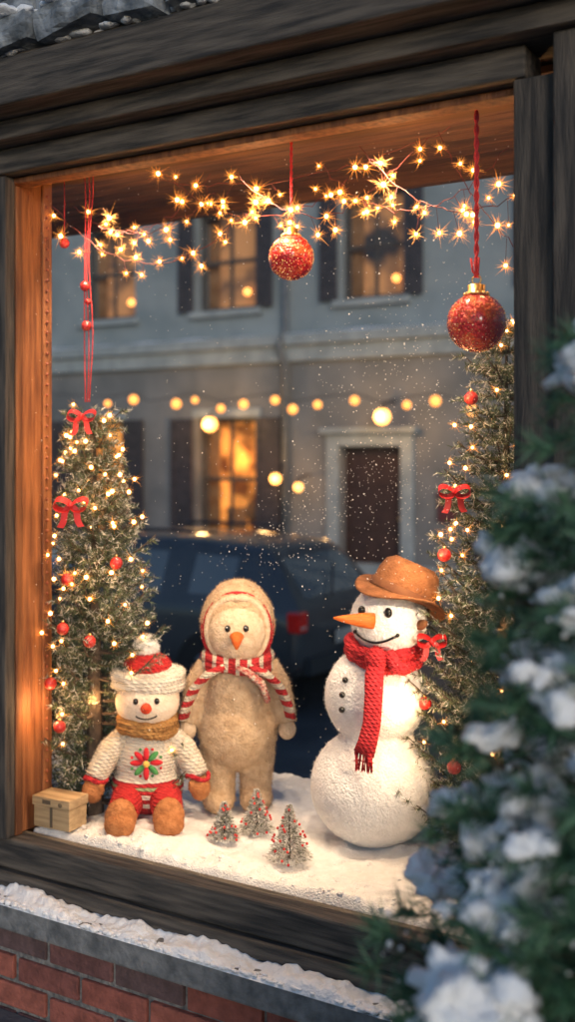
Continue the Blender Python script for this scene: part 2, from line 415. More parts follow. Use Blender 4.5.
# fairy garland
R=random.Random(14)
e=emp('fairy_light_garland'); lb=MB(); wb=MB()
def swag(a,c,sag,n,jit=.022):
    a=Vector(a);c=Vector(c);pts=[]
    N=26
    for i in range(N+1):
        t=i/N; p=a.lerp(c,t); p.z-=sag*4*t*(1-t); p+=Vector((0,R.uniform(-1,1)*.008,R.uniform(-1,1)*.006)); pts.append(p)
    wb.tube(pts,.0009,4,0)
    for i in range(n):
        t=(i+.5+R.uniform(-.45,.45))/n; p=a.lerp(c,t); p.z-=sag*4*t*(1-t)
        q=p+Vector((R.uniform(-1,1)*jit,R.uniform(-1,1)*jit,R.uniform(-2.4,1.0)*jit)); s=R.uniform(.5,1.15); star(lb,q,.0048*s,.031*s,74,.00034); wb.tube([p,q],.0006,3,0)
swag((-1.94,2.04,2.00),(-1.36,2.14,2.00),.16,16)
swag((-1.92,2.10,2.01),(-1.50,2.10,2.04),.10,9)
swag((-1.62,2.08,2.05),(-1.14,2.12,1.98),.09,12)
swag((-1.40,2.06,2.02),(-.98,2.1,2.02),.12,12)
swag((-1.22,2.12,2.03),(-.76,2.08,1.99),.12,12)
swag((-1.08,2.05,2.03),(-.70,2.05,1.90),.09,10)
swag((-.92,2.10,2.05),(-.70,2.10,1.76),.05,8)
swag((-1.80,2.05,1.94),(-1.45,2.05,1.98),.05,8)
swag((-1.70,2.12,2.06),(-.9,2.12,2.06),.06,12)
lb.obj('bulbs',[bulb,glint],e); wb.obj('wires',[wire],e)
for x,z in [(-1.75,1.90),(-1.40,1.93),(-1.05,1.92),(-.80,1.88)]: point('garland_glow',(x,2.15,z),1.2,(1,.55,.22),parent=e,r=.02)
# ornaments
orn=M('ornament_glitter',(.45,.005,.006),(.85,.16,.02),34,.22,.8,140,coat=.6,lo=.46,hi=.76,metal=.35)
def ornament(loc,r,cordtop,thick):
    e=emp('christmas_ornament',loc); b=MB(); b.ell((0,0,0),r,seg=40,ring=28)
    b.obj('ball',[orn],e,smooth=True)
    b=MB(); b.tube([(0,0,r*.93),(0,0,r*1.0),(0,0,r*1.02),(0,0,r*1.28),(0,0,r*1.34)],[r*.42,r*.42,r*.30,r*.30,r*.12],20,0)
    for k in range(12):
        a=k/12*6.283; b.ell((math.cos(a)*r*.38,math.sin(a)*r*.38,r*.97),r*.075,seg=8,ring=6)
    ring=[(math.cos(a/12*6.283)*r*.16,0,r*1.46+math.sin(a/12*6.283)*r*.16) for a in range(12)]
    b.tube(ring,r*.03,6,0,closed=True); b.obj('cap',[gold],e,smooth=True)
    b=MB(); N=60
    for ph in (0,math.pi):
        pts=[(thick*math.cos(ph+i*.7),thick*math.sin(ph+i*.7),r*1.55+(cordtop-r*1.55)*i/N) for i in range(N+1)]
        b.tube(pts,thick*1.05,6,0)
    for k in range(3):
        b.tube([(0,0,r*1.6),(thick*2*(k-1),-thick*2,r*1.75),(thick*3*(k-1),-thick*3,r*2.2)],thick*.8,5,0)
    b.obj('cord',[red],e,smooth=True)
    g=MB()
    for i in range(900):
        d=rv(); s=R.uniform(.0006,.0014); g.ell(d*r*1.005,(s,s,s),mi=R.choice((0,0,1)),seg=4,ring=3)
    g.obj('glitter',[gold,shiny_red],e)
ornament((-1.277,2.10,1.820),.0505,.26,.0018)
ornament((-.817,2.05,1.640),.058,.44,.0028)
# ================================================================ SNOWMAN
sm_=M('fleece_white',(.82,.81,.80),(.90,.89,.88),60,.9,.6,180)
sn=emp('snowman',(-1.19,2.335,FZ-.008),rad(-8),1.075)
b=MB(); b.ell((0,0,.125),(.142,.138,.130),seg=40,ring=26); b.ell((.004,0,.325),(.113,.11,.112),seg=36,ring=24)
b.ell((.01,0,.23),(.085,.08,.03))
blob('body',b,[sm_],sn,.006,5,.0014,70,9000,.006,.0005)
HC=Vector((.042,-.004,.498))
b=MB(); b.ell(HC,(.084,.082,.080),seg=36,ring=24); b.ell((.030,0,.43),(.06,.06,.03))
blob('head',b,[sm_],sn,.005,4,.0012,80,4500,.005,.0005)
def onball(c,r,yaw,pit,k=1.0):
    return Vector(c)+Vector((-math.sin(yaw)*math.cos(pit),-math.cos(yaw)*math.cos(pit),math.sin(pit)))*r*k
FY=rad(-10)
b=MB()
for dy in (-24,22):
    b.ell(onball(HC,.083,FY+rad(dy),rad(18)),(.0085,.0085,.011),mi=0,seg=12,ring=8)
sm=[onball(HC,.0850,FY+rad(a),rad(-16-12*math.cos(a/36*1.57))) for a in range(-36,37,4)]
b.tube(sm,.0026,6,0)
for k in (-38,38): b.ell(onball(HC,.084,FY+rad(k),rad(-15)),.0045,mi=0,seg=8,ring=6)
for k in range(3): b.ell(onball((.004,0,.325),.114,FY+rad(14),rad(26-16*k)),.0068,mi=0,seg=10,ring=8)
b.obj('coal_features',[black],sn,smooth=True)
car=M('carrot',(.60,.11,.01),(.72,.17,.02),60,.6,.5,60,stretch=(1,1,6))
n0=onball(HC,.078,FY,rad(5)); nd=(Vector((-.62,-.77,.10))).normalized()
b=MB(); b.tube([n0,n0+nd*.02,n0+nd*.045,n0+nd*.07,n0+nd*.088],[.0175,.0165,.012,.007,.002],14); b.obj('carrot_nose',[car],sn,smooth=True)
felt=M('felt_brown',(.20,.075,.026),(.31,.125,.048),50,.9,.5,200)
def lathe(prof,seg,mat=None,wob=0):
    vs=[];fs=[];n=len(prof)
    for i,(r,z) in enumerate(prof):
        for k in range(seg):
            a=2*math.pi*k/seg; zz=z+(wob*max(0,(r-.06))*math.cos(2*a+.6)*8 if wob else 0)
            v=Vector((r*math.cos(a),r*math.sin(a),zz)); vs.append(mat@v if mat else v)
    for i in range(n-1):
        for k in range(seg): fs.append((i*seg+k,i*seg+(k+1)%seg,(i+1)*seg+(k+1)%seg,(i+1)*seg+k))
    return vs,fs
hm=Matrix.Translation(HC+Vector((.020,.014,.044)))@Matrix.Rotation(rad(-20),4,Vector((.57,-.82,0)))@Matrix.Rotation(rad(-6),4,'X')
b=MB(); vs,fs=lathe([(.070,.004),(.100,.000),(.105,.003),(.100,.006),(.075,.012),(.072,.022),(.070,.05),(.062,.074),(.045,.086),(.02,.086),(.0005,.080)],48,hm,.06); b.add(vs,fs,0)
vs,fs=lathe([(.0765,.010),(.0765,.026),(.0735,.028)],48,hm); b.add(vs,fs,1)
b.obj('hat',[felt,M('hat_band',(.12,.04,.015),(.18,.07,.025),60,.8)],sn,smooth=True)
knitred=M('knit_red',(.48,.010,.02),(.62,.025,.035),90,.85,1,knit=42)
def scarfring(mb,c,rx,ry,r,h,mi=0,tilt=0,n=40,ph=0):
    for l in range(h):
        pts=[]
        for i in range(n):
            a=i/n*6.283; pts.append(Vector(c)+Vector((math.cos(a)*rx,math.sin(a)*ry,(l-(h-1)/2)*r*1.35+.006*math.sin(a*2+l+ph)+tilt*math.cos(a))))
        mb.tube(pts,[r*(1+.12*math.sin(i*1.7+l)) for i in range(n)],10,mi,closed=True)
b=MB(); scarfring(b,(.028,0,.425),.074,.074,.015,2,tilt=-.008)
tp=[(.064,-.078,.43),(.074,-.104,.395),(.082,-.118,.35),(.082,-.124,.30),(.074,-.128,.26),(.066,-.130,.235)]
b.tube(tp,[.017,.019,.018,.018,.019,.021],10,0,flat=(.5,1.1))
b.ell((.064,-.083,.425),(.026,.022,.026))
for i in range(26): 
    x=.066+R.uniform(-.02,.02); b.tube([(x,-.132+R.uniform(-.006,.006),.238),(x+R.uniform(-.006,.006),-.132+R.uniform(-.006,.006),.20)],.0016,4,0)
b.tube([(.085,-.07,.44),(.108,-.07,.41),(.125,-.055,.405)],[.014,.016,.013],10,0)
ob=b.obj('scarf',[knitred],sn,smooth=True)
fb=MB()
for i in range(5000):
    p=ob.data.polygons[R.randrange(len(ob.data.polygons))]; fb.needle(p.center,(p.normal+rv()*.8).normalized(),.005,.0004)
fb.obj('scarf_fuzz',[knitred],sn)
b=MB(); b.tube([(.105,.0,.49),(.130,-.01,.495),(.145,-.02,.502)],[.012,.011,.008],8); b.obj('ear_muff',[felt],sn,smooth=True)
# ================================================================ TALL PLUSH
beige=M('plush_beige',(.46,.31,.18),(.63,.46,.30),45,.95,.7,150,lo=.3,hi=.7)
face_b=M('plush_face',(.60,.44,.29),(.72,.56,.40),60,.95,.6,180)
cream=(.72,.61,.48); rd=(.52,.025,.03)
tp=emp('plush_bird_doll',(-1.605,2.37,FZ-.006),rad(33))
b=MB()
for s in (-1,1):
    b.ell((s*.048,-.018,.030),(.043,.058,.034)); b.tube([(s*.046,0,.03),(s*.05,0,.12),(s*.045,0,.18)],[.040,.046,.055],16)
    b.tube([(s*.075,0,.375),(s*.105,-.004,.32),(s*.122,-.015,.25),(s*.125,-.02,.225)],[.032,.034,.030,.026],14)
b.ell((0,0,.205),(.104,.088,.105),seg=30,ring=20); b.ell((0,0,.30),(.088,.075,.11),seg=30,ring=20); b.ell((0,0,.37),(.06,.055,.05))
blob('body',b,[beige],tp,.006,6,.002,60,14000,.008,.0006)
b=MB(); b.ell((0,.012,.480),(.097,.090,.112),seg=36,ring=24); b.ell((0,.02,.40),(.088,.075,.05))
b.ell((0,.02,.53),(.075,.07,.065))
blob('hood',b,[beige],tp,.006,4,.0018,70,10000,.007,.0005)
b=MB(); b.ell((0,-.034,.463),(.076,.064,.080),seg=30,ring=20)
blob('face',b,[face_b],tp,.005,3,.001,90,3500,.004,.0004)
b=MB()
for (rx,rz,y,mi,r) in [(.077,.084,-.056,0,.009),(.086,.096,-.044,1,.0046),(.0915,.104,-.028,1,.0040)]:
    pts=[(math.sin(a/40*6.283)*rx,y+.016*abs(math.sin(a/40*6.283)),.470+math.cos(a/40*6.283)*rz) for a in range(40)]
    b.tube(pts,r,8,mi,closed=True)
b.obj('hood_trim',[face_b,knitred],tp,smooth=True)
b=MB()
for s in (-1,1): b.ell((s*.023,-.0935,.482),(.0075,.005,.0092),seg=12,ring=8); b.ell((s*.023-.002,-.0987,.486),(.0016,.001,.0016),mi=1,seg=6,ring=4)
b.obj('eyes',[black,M('eye_glint',(.9,.9,.9),None,rough=.2)],tp,smooth=True)
b=MB(); b.ell((0,-.100,.463),(.018,.014,.012)); b.tube([(0,-.100,.464),(.0,-.118,.452),(0,-.122,.434)],[.0165,.012,.003],12)
b.obj('beak',[M('beak_orange',(.60,.10,.01),(.72,.16,.02),70,.8,.4,200)],tp,smooth=True)
strp=M('scarf_stripes',cream,None,bump=1,knit=42,rough=.9,axis=2,stripes=(0,.5,[(i/32,(cream if i%2 else rd)) for i in range(31)]))
strx=M('scarf_ring_stripes',cream,None,bump=1,knit=42,rough=.9,axis=0,stripes=(-.12,.12,[(i/24,(cream if i%3==0 else rd)) for i in range(24)]))
b=MB(); scarfring(b,(0,-.002,.385),.083,.076,.0135,2,mi=0)
for s in (-1,1):
    path=[(s*.03,-.078,.385),(s*.075,-.070,.362),(s*.108,-.050,.325),(s*.128,-.042,.28),(s*.136,-.040,.245)]
    b.tube(path,[.016,.022,.024,.024,.025],12,1,flat=(.5,1.25))
b.tube([(-.0,-.088,.385),(.03,-.095,.372),(.062,-.092,.345),(.078,-.085,.30)],[.012,.019,.021,.020],12,2,flat=(.45,1.2))
ob=b.obj('scarf',[strx,strp,M('scarf_stripes_b',rd,cream,80,.9,1,knit=42)],tp,smooth=True)
fb=MB()
for i in range(4000):
    p=ob.data.polygons[R.randrange(len(ob.data.polygons))]; fb.needle(p.center,(p.normal+rv()*.8).normalized(),.005,.0004,p.material_index)
fb.obj('scarf_fuzz',[strx,strp,knitred],tp)
b=MB()
for s in (-1,1): b.ell((s*.128,-.024,.212),(.023,.024,.028))
blob('mittens',b,[face_b],tp,.005,3,.001,90,1200,.004,.0005)
# ================================================================ SMALL PLUSH
ws=(.80,.72,.60)
sp=emp('plush_snowman_doll',(-1.77,2.205,FZ-.006),rad(36),1.05)
swst=M('sweater_stripes',ws,None,bump=1,knit=40,rough=.95,stripes=(0,.25,[(0,rd),(.16,ws),(.20,rd),(.25,ws),(.29,rd),(.33,(.35,.4,.2)),(.36,rd),(.40,ws),(.90,ws)]))
slv=M('sleeve_knit',(.70,.60,.46),(.82,.73,.61),50,.95,1,knit=40)
b=MB(); b.ell((0,0,.075),(.088,.078,.07)); b.ell((0,0,.14),(.080,.068,.085)); b.ell((0,0,.20),(.058,.052,.04))
blob('sweater',b,[swst],sp,.005,5,.0012,90,6000,.005,.0005)
b=MB()
for s in (-1,1): b.tube([(s*.055,-.005,.195),(s*.088,-.02,.165),(s*.112,-.035,.125),(s*.122,-.042,.105)],[.028,.031,.029,.027],14)
blob('sleeves',b,[slv],sp,.005,4,.0012,90,4000,.005,.0005)
b=MB()
for s in (-1,1): scarfring(b,(s*.121,-.042,.105),.026,.026,.0055,1)
b.obj('cuffs',[knitred],sp,smooth=True)
brown=M('plush_brown',(.36,.13,.04),(.51,.21,.075),60,.95,.6,180)
b=MB()
for s in (-1,1): b.ell((s*.128,-.050,.078),(.024,.026,.030),(0,s*.2,0)); b.ell((s*.108,-.062,.088),(.010,.012,.016))
blob('mittens',b,[brown],sp,.005,3,.001,90,2200,.004,.0005)
pants=M('pants_red',(.50,.015,.018),(.62,.03,.03),70,.95,1,knit=40)
b=MB()
for s in (-1,1): b.tube([(s*.035,0,.055),(s*.045,-.06,.055),(s*.052,-.115,.045)],[.045,.040,.036],16)
blob('trousers',b,[pants],sp,.005,4,.001,90,3500,.004,.0005)
b=MB()
for s in (-1,1): b.ell((s*.055,-.145,.042),(.037,.030,.044)); b.ell((s*.056,-.163,.030),(.036,.028,.028))
blob('shoes',b,[brown],sp,.005,4,.001,90,3500,.004,.0005)
b=MB(); b.ell((0,-.006,.280),(.078,.072,.066),seg=30,ring=20)
blob('head',b,[M('doll_face',(.76,.62,.48),(.83,.71,.58),60,.95,.5,180)],sp,.005,3,.001,90,3500,.004,.0004)
hatm=M('hat_cream',(.74,.67,.56),(.86,.80,.70),60,.95,1,knit=38)
b=MB(); b.ell((0,.016,.330),(.080,.070,.050),seg=30,ring=20); scarfring(b,(0,.010,.328),.078,.070,.014,2,tilt=0)
blob('knit_hat',b,[hatm],sp,.005,2,.0015,90,6000,.006,.0005)
b=MB(); b.ell((0,.010,.357),(.060,.058,.040),seg=24,ring=16); blob('hat_crown',b,[pants],sp,.005,2,.001,90,2500,.005,.0005)
b=MB(); b.ell((-.004,.008,.406),.027); blob('pompom',b,[M('pompom_white',(.82,.80,.76),(.88,.86,.82),60,.95)],sp,.005,2,.003,90,3500,.011,.0006)
b=MB()
for s in (-1,1): b.ell((s*.025,-.0745,.293),(.0065,.005,.0078),seg=10,ring=8)
b.tube([(.028*math.sin(a/8),-.0790+.008*abs(math.sin(a/8)),.263-.012*math.cos(a/8)) for a in range(-9,10,2)],.0019,5,0)
b.obj('eyes_and_smile',[black],sp,smooth=True)
b=MB(); b.ell((0,-.080,.276),(.0135,.012,.012)); b.tube([(0,-.080,.278),(0,-.104,.284)],[.0125,.005],10); b.obj('nose',[M('nose_red_orange',(.60,.04,.01),(.7,.07,.02),60,.8)],sp,smooth=True)
must=M('scarf_mustard',(.36,.17,.05),(.50,.26,.08),70,.9,1,knit=42)
b=MB(); scarfring(b,(0,-.004,.222),.063,.058,.0135,2); ob=b.obj('scarf',[must],sp,smooth=True)
fb=MB()
for i in range(2500):
    p=ob.data.polygons[R.randrange(len(ob.data.polygons))]; fb.needle(p.center,(p.normal+rv()*.8).normalized(),.005,.0004)
fb.obj('scarf_fuzz',[must],sp)
green=M('felt_green',(.04,.20,.05),(.08,.30,.09),80,.9); yel=M('felt_yellow',(.8,.5,.1),None,rough=.9)
b=MB(); ec=Vector((0,-.0740,.145))
for k in range(8):
    a=k/8*6.283; l=.023; b.ell(ec+Vector((math.cos(a)*l,.005*abs(math.cos(a))**2*1.8,math.sin(a)*l)),(.016,.0045,.0070),(0,-a,0),mi=1 if k%4==1 or k==7 else 0,seg=10,ring=8)
b.ell(ec+Vector((0,-.003,0)),(.008,.004,.008),mi=2,seg=10,ring=8)
for k in range(8):
    a=(k+.5)/8*6.283; b.ell(ec+Vector((math.cos(a)*.037,.009,math.sin(a)*.034)),(.0035,.003,.0035),mi=(k+1)%2,seg=8,ring=6)
b.obj('knitted_star',[M('felt_red2',(.6,.02,.03),None,rough=.9),green,yel],sp,smooth=True)
# ================================================================ GIFT BOX
gb=emp('gift_box',(-1.895,2.015,FZ),rad(4))
wd=M('box_wood',(.38,.26,.14),(.58,.42,.24),8,.8,.4,60,stretch=(1,6,14))
b=MB(); b.box(-.055,.055,-.030,.038,0,.052); b.obj('box_body',[wd],gb,bevel=.002)
b=MB(); b.box(-.058,.058,-.033,.041,.053,.076); b.obj('box_lid',[wd],gb,bevel=.002)
b=MB(); b.box(-.004,.004,-.0315,-.0305,.004,.052); b.box(-.025,.0,-.0342,-.0335,.060,.070); b.ell((.03,-.0345,.063),(.006,.002,.006)); b.obj('box_marks',[M('box_dark',(.12,.09,.06),None)],gb)
# ================================================================ MINI TREES
ms1=M('mini_frost',(.62,.58,.54),(.82,.79,.75),60,.9); ms2=M('mini_green',(.14,.15,.10),(.22,.22,.16),60,.9); ms3=M('mini_red',(.5,.03,.03),(.65,.06,.05),60,.7)
for (x,y,h) in [(-1.485,2.137,.088),(-1.445,2.215,.105),(-1.285,2.105,.125)]:
    e=emp('miniature_tree',(x,y,FZ)); b=MB(); b.tube([(0,0,-.005),(0,0,h)],[.004,.001],6,0)
    b.tube([(0,0,-.006),(0,0,.008)],[.018,.014],12,1)
    for i in range(3600):
        f=R.random()**1.5; lay=f*6; fr=lay-int(lay); r=h*.46*(1-f)*(1.0-.40*fr)+.003
        a=R.random()*6.283; k=R.random()**.4; p=Vector((math.cos(a)*r*.85*k,math.sin(a)*r*.85*k,.012+h*.92*f)); d=(Vector((math.cos(a),math.sin(a),R.uniform(-.3,.5)))+rv()*.5).normalized()
        rr=R.random(); b.needle(p,d,.010*(1-.4*f),.0011,1 if rr<.6 else 2)
    for i in range(30):
        f=R.random(); r=h*.44*(1-f)*.98+.003; a=R.random()*6.283; b.ell((math.cos(a)*r,math.sin(a)*r,.012+h*.9*f),.0034,mi=3,seg=6,ring=4)
    b.obj('tree_body',[bark,ms1,ms2,ms3],e)
# ================================================================ FOREGROUND PINE
R=random.Random(21)
pt=emp('pine_tree',(-.290,1.27,.06),0,1.03)
pg=[bark,M('pine_green',(.042,.125,.062),(.075,.18,.095),25,.55),M('pine_dark',(.016,.06,.036),(.034,.10,.058),25,.55),M('pine_tip',(.09,.21,.12),(.16,.29,.18),25,.55)]
b=MB(); tips=[]; ends=[]
def pm(q):
    r=R.random(); return 3 if r<.08+.30*q else (1 if r<.68 else 2)
def pprof(f):
    return .16+.74*(1-f) if f>.5 else .53+1.0*(.5-f)
pc=lambda p:p.y<.56 and p.y>-.58
conifer(b,1.42,.46,22,11,.034,.0014,.0080,.12,.048,pprof,pm,tipdroop=.08,lift=.30,z0=.12,tips=tips,clip=pc,var=.24,ends=ends)
def tuft(p,ax,n,L):
    for i in range(n):
        d=(ax*.9+rv()).normalized(); b.needle(p-ax*R.uniform(0,.025),d,L*R.uniform(.7,1.15),.0015,pm(.9))
for p,q,out,f in tips: tuft(p,(p-q).normalized(),90,.044)
for p,d in ends:
    if p.y<.25 and pc(p) and R.random()<.8: tuft(p,d,34,.040)
b.obj('needles',pg,pt)
sb=MB()
def clump(p,out,big,k):
    sd=Vector((-out.y,out.x,0))
    for i in range(k):
        c=p-out*R.uniform(-.01,.045)*big+sd*R.gauss(0,.014)*big+Vector((0,0,.014+R.uniform(-.004,.014)))*big
        sb.ell(c,(R.uniform(.010,.025)*big,R.uniform(.010,.025)*big,R.uniform(.008,.017)*big),disp=1.0,dsc=55,seg=16,ring=10)
for p,q,out,f in tips:
    vis=out.y<.35
    if R.random()<(.50 if vis else .25): clump(p.lerp(q,R.uniform(-.1,.7)),out,R.uniform(.7,1.6),R.choice([4,8,15]))
    for i in range(12):
        c=p.lerp(q,R.uniform(-.3,2.2))+rv()*.025; sb.ell(c,R.uniform(.001,.0034),disp=.5,dsc=90,seg=7,ring=5)
for p,d in ends:
    if p.y<.2 and R.random()<.08: clump(p,Vector((d.x,d.y,0)).normalized(),R.uniform(.5,.9),4)
sb.obj('snow_clumps',[M('snow_pine',(.88,.89,.91),(.93,.94,.95),40,.8,.6,180)],pt,smooth=True)
# ================================================================ GROUND
asph=M('asphalt',(.040,.044,.050),(.075,.08,.085),3,.55,.5,60)
b=MB(); b.box(-400,400,-400,400,-.90,-.82); b.obj('street',[asph])
pave=M('paving',(.12,.12,.12),(.22,.22,.21),8,.85,.5,60)
b=MB(); b.box(-12,10,-6,1.885,-.8,.058)
o=b.obj('pavement',[pave],bevel=.01)
b=MB(); b.box(-40,12,13.4,15.5,-.818,-.70); b.box(-40,12,13.28,13.398,-.818,-.695); b.obj('far_pavement',[pave],bevel=.01)
# ================================================================ TOWNHOUSE
th=emp('townhouse')
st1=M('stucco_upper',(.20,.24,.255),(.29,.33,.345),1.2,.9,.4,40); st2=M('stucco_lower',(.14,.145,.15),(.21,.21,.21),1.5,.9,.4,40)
trim=M('stone_trim',(.24,.28,.295),(.33,.37,.385),4,.85,.3,30); shut=M('shutter_paint',(.035,.03,.035),(.06,.05,.055),8,.6,.3,20)
pane=M('pane_dark',(.03,.04,.05),None,rough=.08,spec=.8)
room=M('lit_room',(.95,.36,.07),(.12,.035,.01),2.6,.9,em=(0,0,0),es=.9,lo=.38,hi=.62)
room2=M('dim_room',(.36,.17,.07),(.03,.028,.03),1.9,.9,em=(0,0,0),es=.75,lo=.40,hi=.62)
curt=M('curtain',(.25,.12,.05),(.35,.2,.1),5,.9); dimb=M('dim_bulb',(1,.6,.2),None,em=(1,.38,.08),es=4)
FYb=15.5
ups=[(-17.9,-16.7),(-13.95,-12.75),(-11.36,-10.1),(-8.5,-7.37),(-5.2,-4.05),(-2.6,-1.4)]
lows=[(-17.9,-16.7),(-14.2,-13.0),(-11.36,-10.1),(-4.6,-3.4),(-2.0,-.8)]
door=(-8.52,-7.42,-.70,1.50)
ops_up=[(a,c,3.85,5.55) for a,c in ups]; ops_low=[(a,c,-.1,2.0) for a,c in lows]+[door]; ops_3=[(a,c,6.9,8.2) for a,c in ups]
def wall(mb,x0,x1,z0,z1,y0,y1,ops,mi):
    xs=sorted(set([x0,x1]+[v for o in ops for v in o[:2]])); 
    for i in range(len(xs)-1):
        a,c=xs[i],xs[i+1]; m=(a+c)/2; cur=z0
        for o in sorted([o for o in ops if o[0]<m<o[1]],key=lambda o:o[2]):
            if o[2]>cur: mb.box(a,c,y0,y1,cur,o[2],mi)
            cur=o[3]
        if cur<z1: mb.box(a,c,y0,y1,cur,z1,mi)
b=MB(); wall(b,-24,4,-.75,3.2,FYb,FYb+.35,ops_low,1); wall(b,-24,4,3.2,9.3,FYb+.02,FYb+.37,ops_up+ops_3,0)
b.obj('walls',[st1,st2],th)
b=MB(); b.box(-24,4,FYb-.22,FYb+.01,3.16,3.34); b.box(-24,4,FYb-.12,FYb-.002,2.90,3.155); b.box(-24,4,FYb-.4,FYb+.3,9.3,9.6); b.box(-24,4,FYb-.05,FYb-.004,-.7,-.35)
for a,c,z0,z1 in ops_up+ops_3+ops_low[:-1]:
    b.box(a-.12,c+.12,FYb-.10,FYb+.2,z0-.12,z0-.003); b.box(a-.08,c+.08,FYb-.04,FYb+.05,z1+.003,z1+.16)
a,c,z0,z1=door
b.box(a-.22,a-.003,FYb-.06,FYb+.1,-.7,z1+.2); b.box(c+.003,c+.22,FYb-.06,FYb+.1,-.7,z1+.2); b.box(a-.001,c+.001,FYb-.06,FYb+.1,z1+.003,z1+.2); b.box(a-.3,c+.3,FYb-.16,FYb+.1,z1+.205,z1+.3)
b.box(a-.3,c+.3,FYb-.45,FYb-.06,-.698,-.58)
b.obj('trim',[trim],th,bevel=.015)
fr_=MB()
for k,(a,c,z0,z1) in enumerate(ops_up+ops_3+ops_low[:-1]):
    y=FYb+.16; w=.07
    fr_.box(a,a+w,y,y+.07,z0,z1); fr_.box(c-w,c,y,y+.07,z0,z1); fr_.box(a+w,c-w,y,y+.07,z0,z0+w); fr_.box(a+w,c-w,y,y+.07,z1-w,z1)
    zm=(z0+z1)/2; fr_.box(a+w,c-w,y-.01,y+.05,zm-.035,zm+.035); xm_=(a+c)/2; fr_.box(xm_-.03,xm_+.03,y+.005,y+.045,z0+w,zm-.036); fr_.box(xm_-.03,xm_+.03,y+.005,y+.045,zm+.036,z1-w)
fr_.obj('window_frames',[M('frame_paint',(.05,.04,.035),(.08,.07,.06),10,.6)],th,bevel=.008)
for k,(a,c,z0,z1) in enumerate(ops_up+ops_3+ops_low[:-1]):
    lit = (z0<0 and a in(-11.36,-14.2)) 
    dim = (z0>3 and z0<6 and a in (-13.95,-11.36,-8.5)) or (z0<0 and not lit)
    y=FYb+ (.5 if (lit or dim) else .19)
    b=MB(); b.box(a-.05,c+.05,y,y+.02,z0-.05,z1+.05); b.obj('room_back' if lit or dim else 'pane',[room if lit else room2 if dim else pane],th)
    if lit or dim:
        q=MB()
        for s in (0,1):
            for j in range(4):
                xx=(a+.03+j*.05) if s==0 else (c-.03-j*.05); q.tube([(xx,y-.1,z0),(xx+(.0 if j<3 else .02),y-.1,z1)],.035,6)
        if lit: q.box(a+.35,a+.75,y-.08,y-.04,z0,z0+.55); q.ell((c-.35,y-.1,z0+.5),(.13,.1,.2)); 
        q.obj('curtains',[curt],th,smooth=True)
    if lit and a==-11.36: point('room_lamp',((a+c)/2,y-.15,z1-.7),5,(1,.5,.18),.06,th)
    if dim and z0>3: 
        q=MB(); q.ell((a+.8,y-.1,z0+.35),.06,seg=10,ring=8); q.obj('room_bulb',[dimb],th)
b=MB()
for a,c,z0,z1 in ops_up+ops_low[:-1]:
    if z0>3 and a not in(-8.5,-11.36,-5.2): continue
    for (p,q) in ((a-.50,a-.03),(c+.03,c+.50)) if z0<3 else ((a-.34,a-.03),(c+.03,c+.34)):
        b.box(p,q,FYb-.07,FYb-.045,z0,z1)
        b.box(p,p+.06,FYb-.1,FYb-.071,z0,z1); b.box(q-.06,q,FYb-.1,FYb-.071,z0,z1)
        n=16
        for i in range(n): zz=z0+(z1-z0)*(i+.3)/n; b.box(p+.061,q-.061,FYb-.095,FYb-.071,zz,zz+.05)
b.obj('shutters',[shut],th)
a,c,z0,z1=door
b=MB(); b.box(a,c,FYb+.2,FYb+.25,z0,z1); 
for i in (0,1):
    for j in (0,1,2): b.box(a+.12+i*.5,a+.5+i*.5,FYb+.18,FYb+.199,z0+.15+j*.7,z0+.7+j*.7)
b.ell((c-.1,FYb+.16,z0+1.05),.03,mi=1)
b.obj('front_door',[M('door_wood',(.035,.018,.014),(.065,.033,.026),6,.5,stretch=(6,6,1)),gold],th,bevel=.01)
b=MB()
for px in (-9.48,-3.1): b.tube([(px,FYb-.1,-.65),(px,FYb-.1,2.85),(px,FYb-.30,3.15),(px,FYb-.1,3.45),(px,FYb-.1,9.3)],.06,10)
b.obj('downpipe',[M('pipe',(.10,.11,.12),(.15,.16,.17),10,.5)],th,smooth=True)
b=MB(); b.box(-6.75,-6.45,FYb-.12,FYb-.002,.35,.75); b.box(-6.78,-6.42,FYb-.14,FYb-.002,.755,.80); b.obj('mailbox',[M('mailbox_paint',(.12,.03,.03),None,rough=.5)],th,bevel=.01)
b=MB(); b.add([(-24,FYb-.4,9.6),(4,FYb-.4,9.6),(4,FYb+5,13),(-24,FYb+5,13)],[(0,1,2,3)]); b.box(-24,4,FYb+.6,FYb+9,-.7,9.28); b.obj('roof_and_core',[slate],th)
b=MB(); snowsheet(b,-24,4,FYb-.22,FYb,3.34,.05,.1,lambda x,y:.5+.8*noise.noise(Vector((x*1.5,y*4,0))),.04); b.obj('cornice_snow',[snowm],th,smooth=True)
globe=M('lamp_globe',(1,.7,.3),None,em=(1,.42,.09),es=5)
def lantern(x,y,z,r,e):
    o=emp('wall_lantern',(x,y,z)); q=MB(); q.ell((0,0,0),r,seg=16,ring=12); q.obj('globe',[globe],o,smooth=True)
    q=MB(); q.tube([(0,0,r),(0,0,r+.06),(0,.2,r+.12),(0,FYb-y-.02,r+.12)],.018,8); q.tube([(0,0,r*.9),(0,0,r+.05)],[r*.6,r*.2],12); q.obj('bracket',[shut],o,smooth=True)
    if e: point('lamp_light',(0,-.25,0),e,(1,.55,.2),.1,o)
lantern(-10.75,15.05,1.88,.12,34); lantern(-7.50,15.0,1.95,.12,34); lantern(-9.48,15.1,.98,.085,14); lantern(-9.05,15.1,.85,.07,0)
e=emp('street_string_lights'); q=MB(); w=MB(); pts=[]
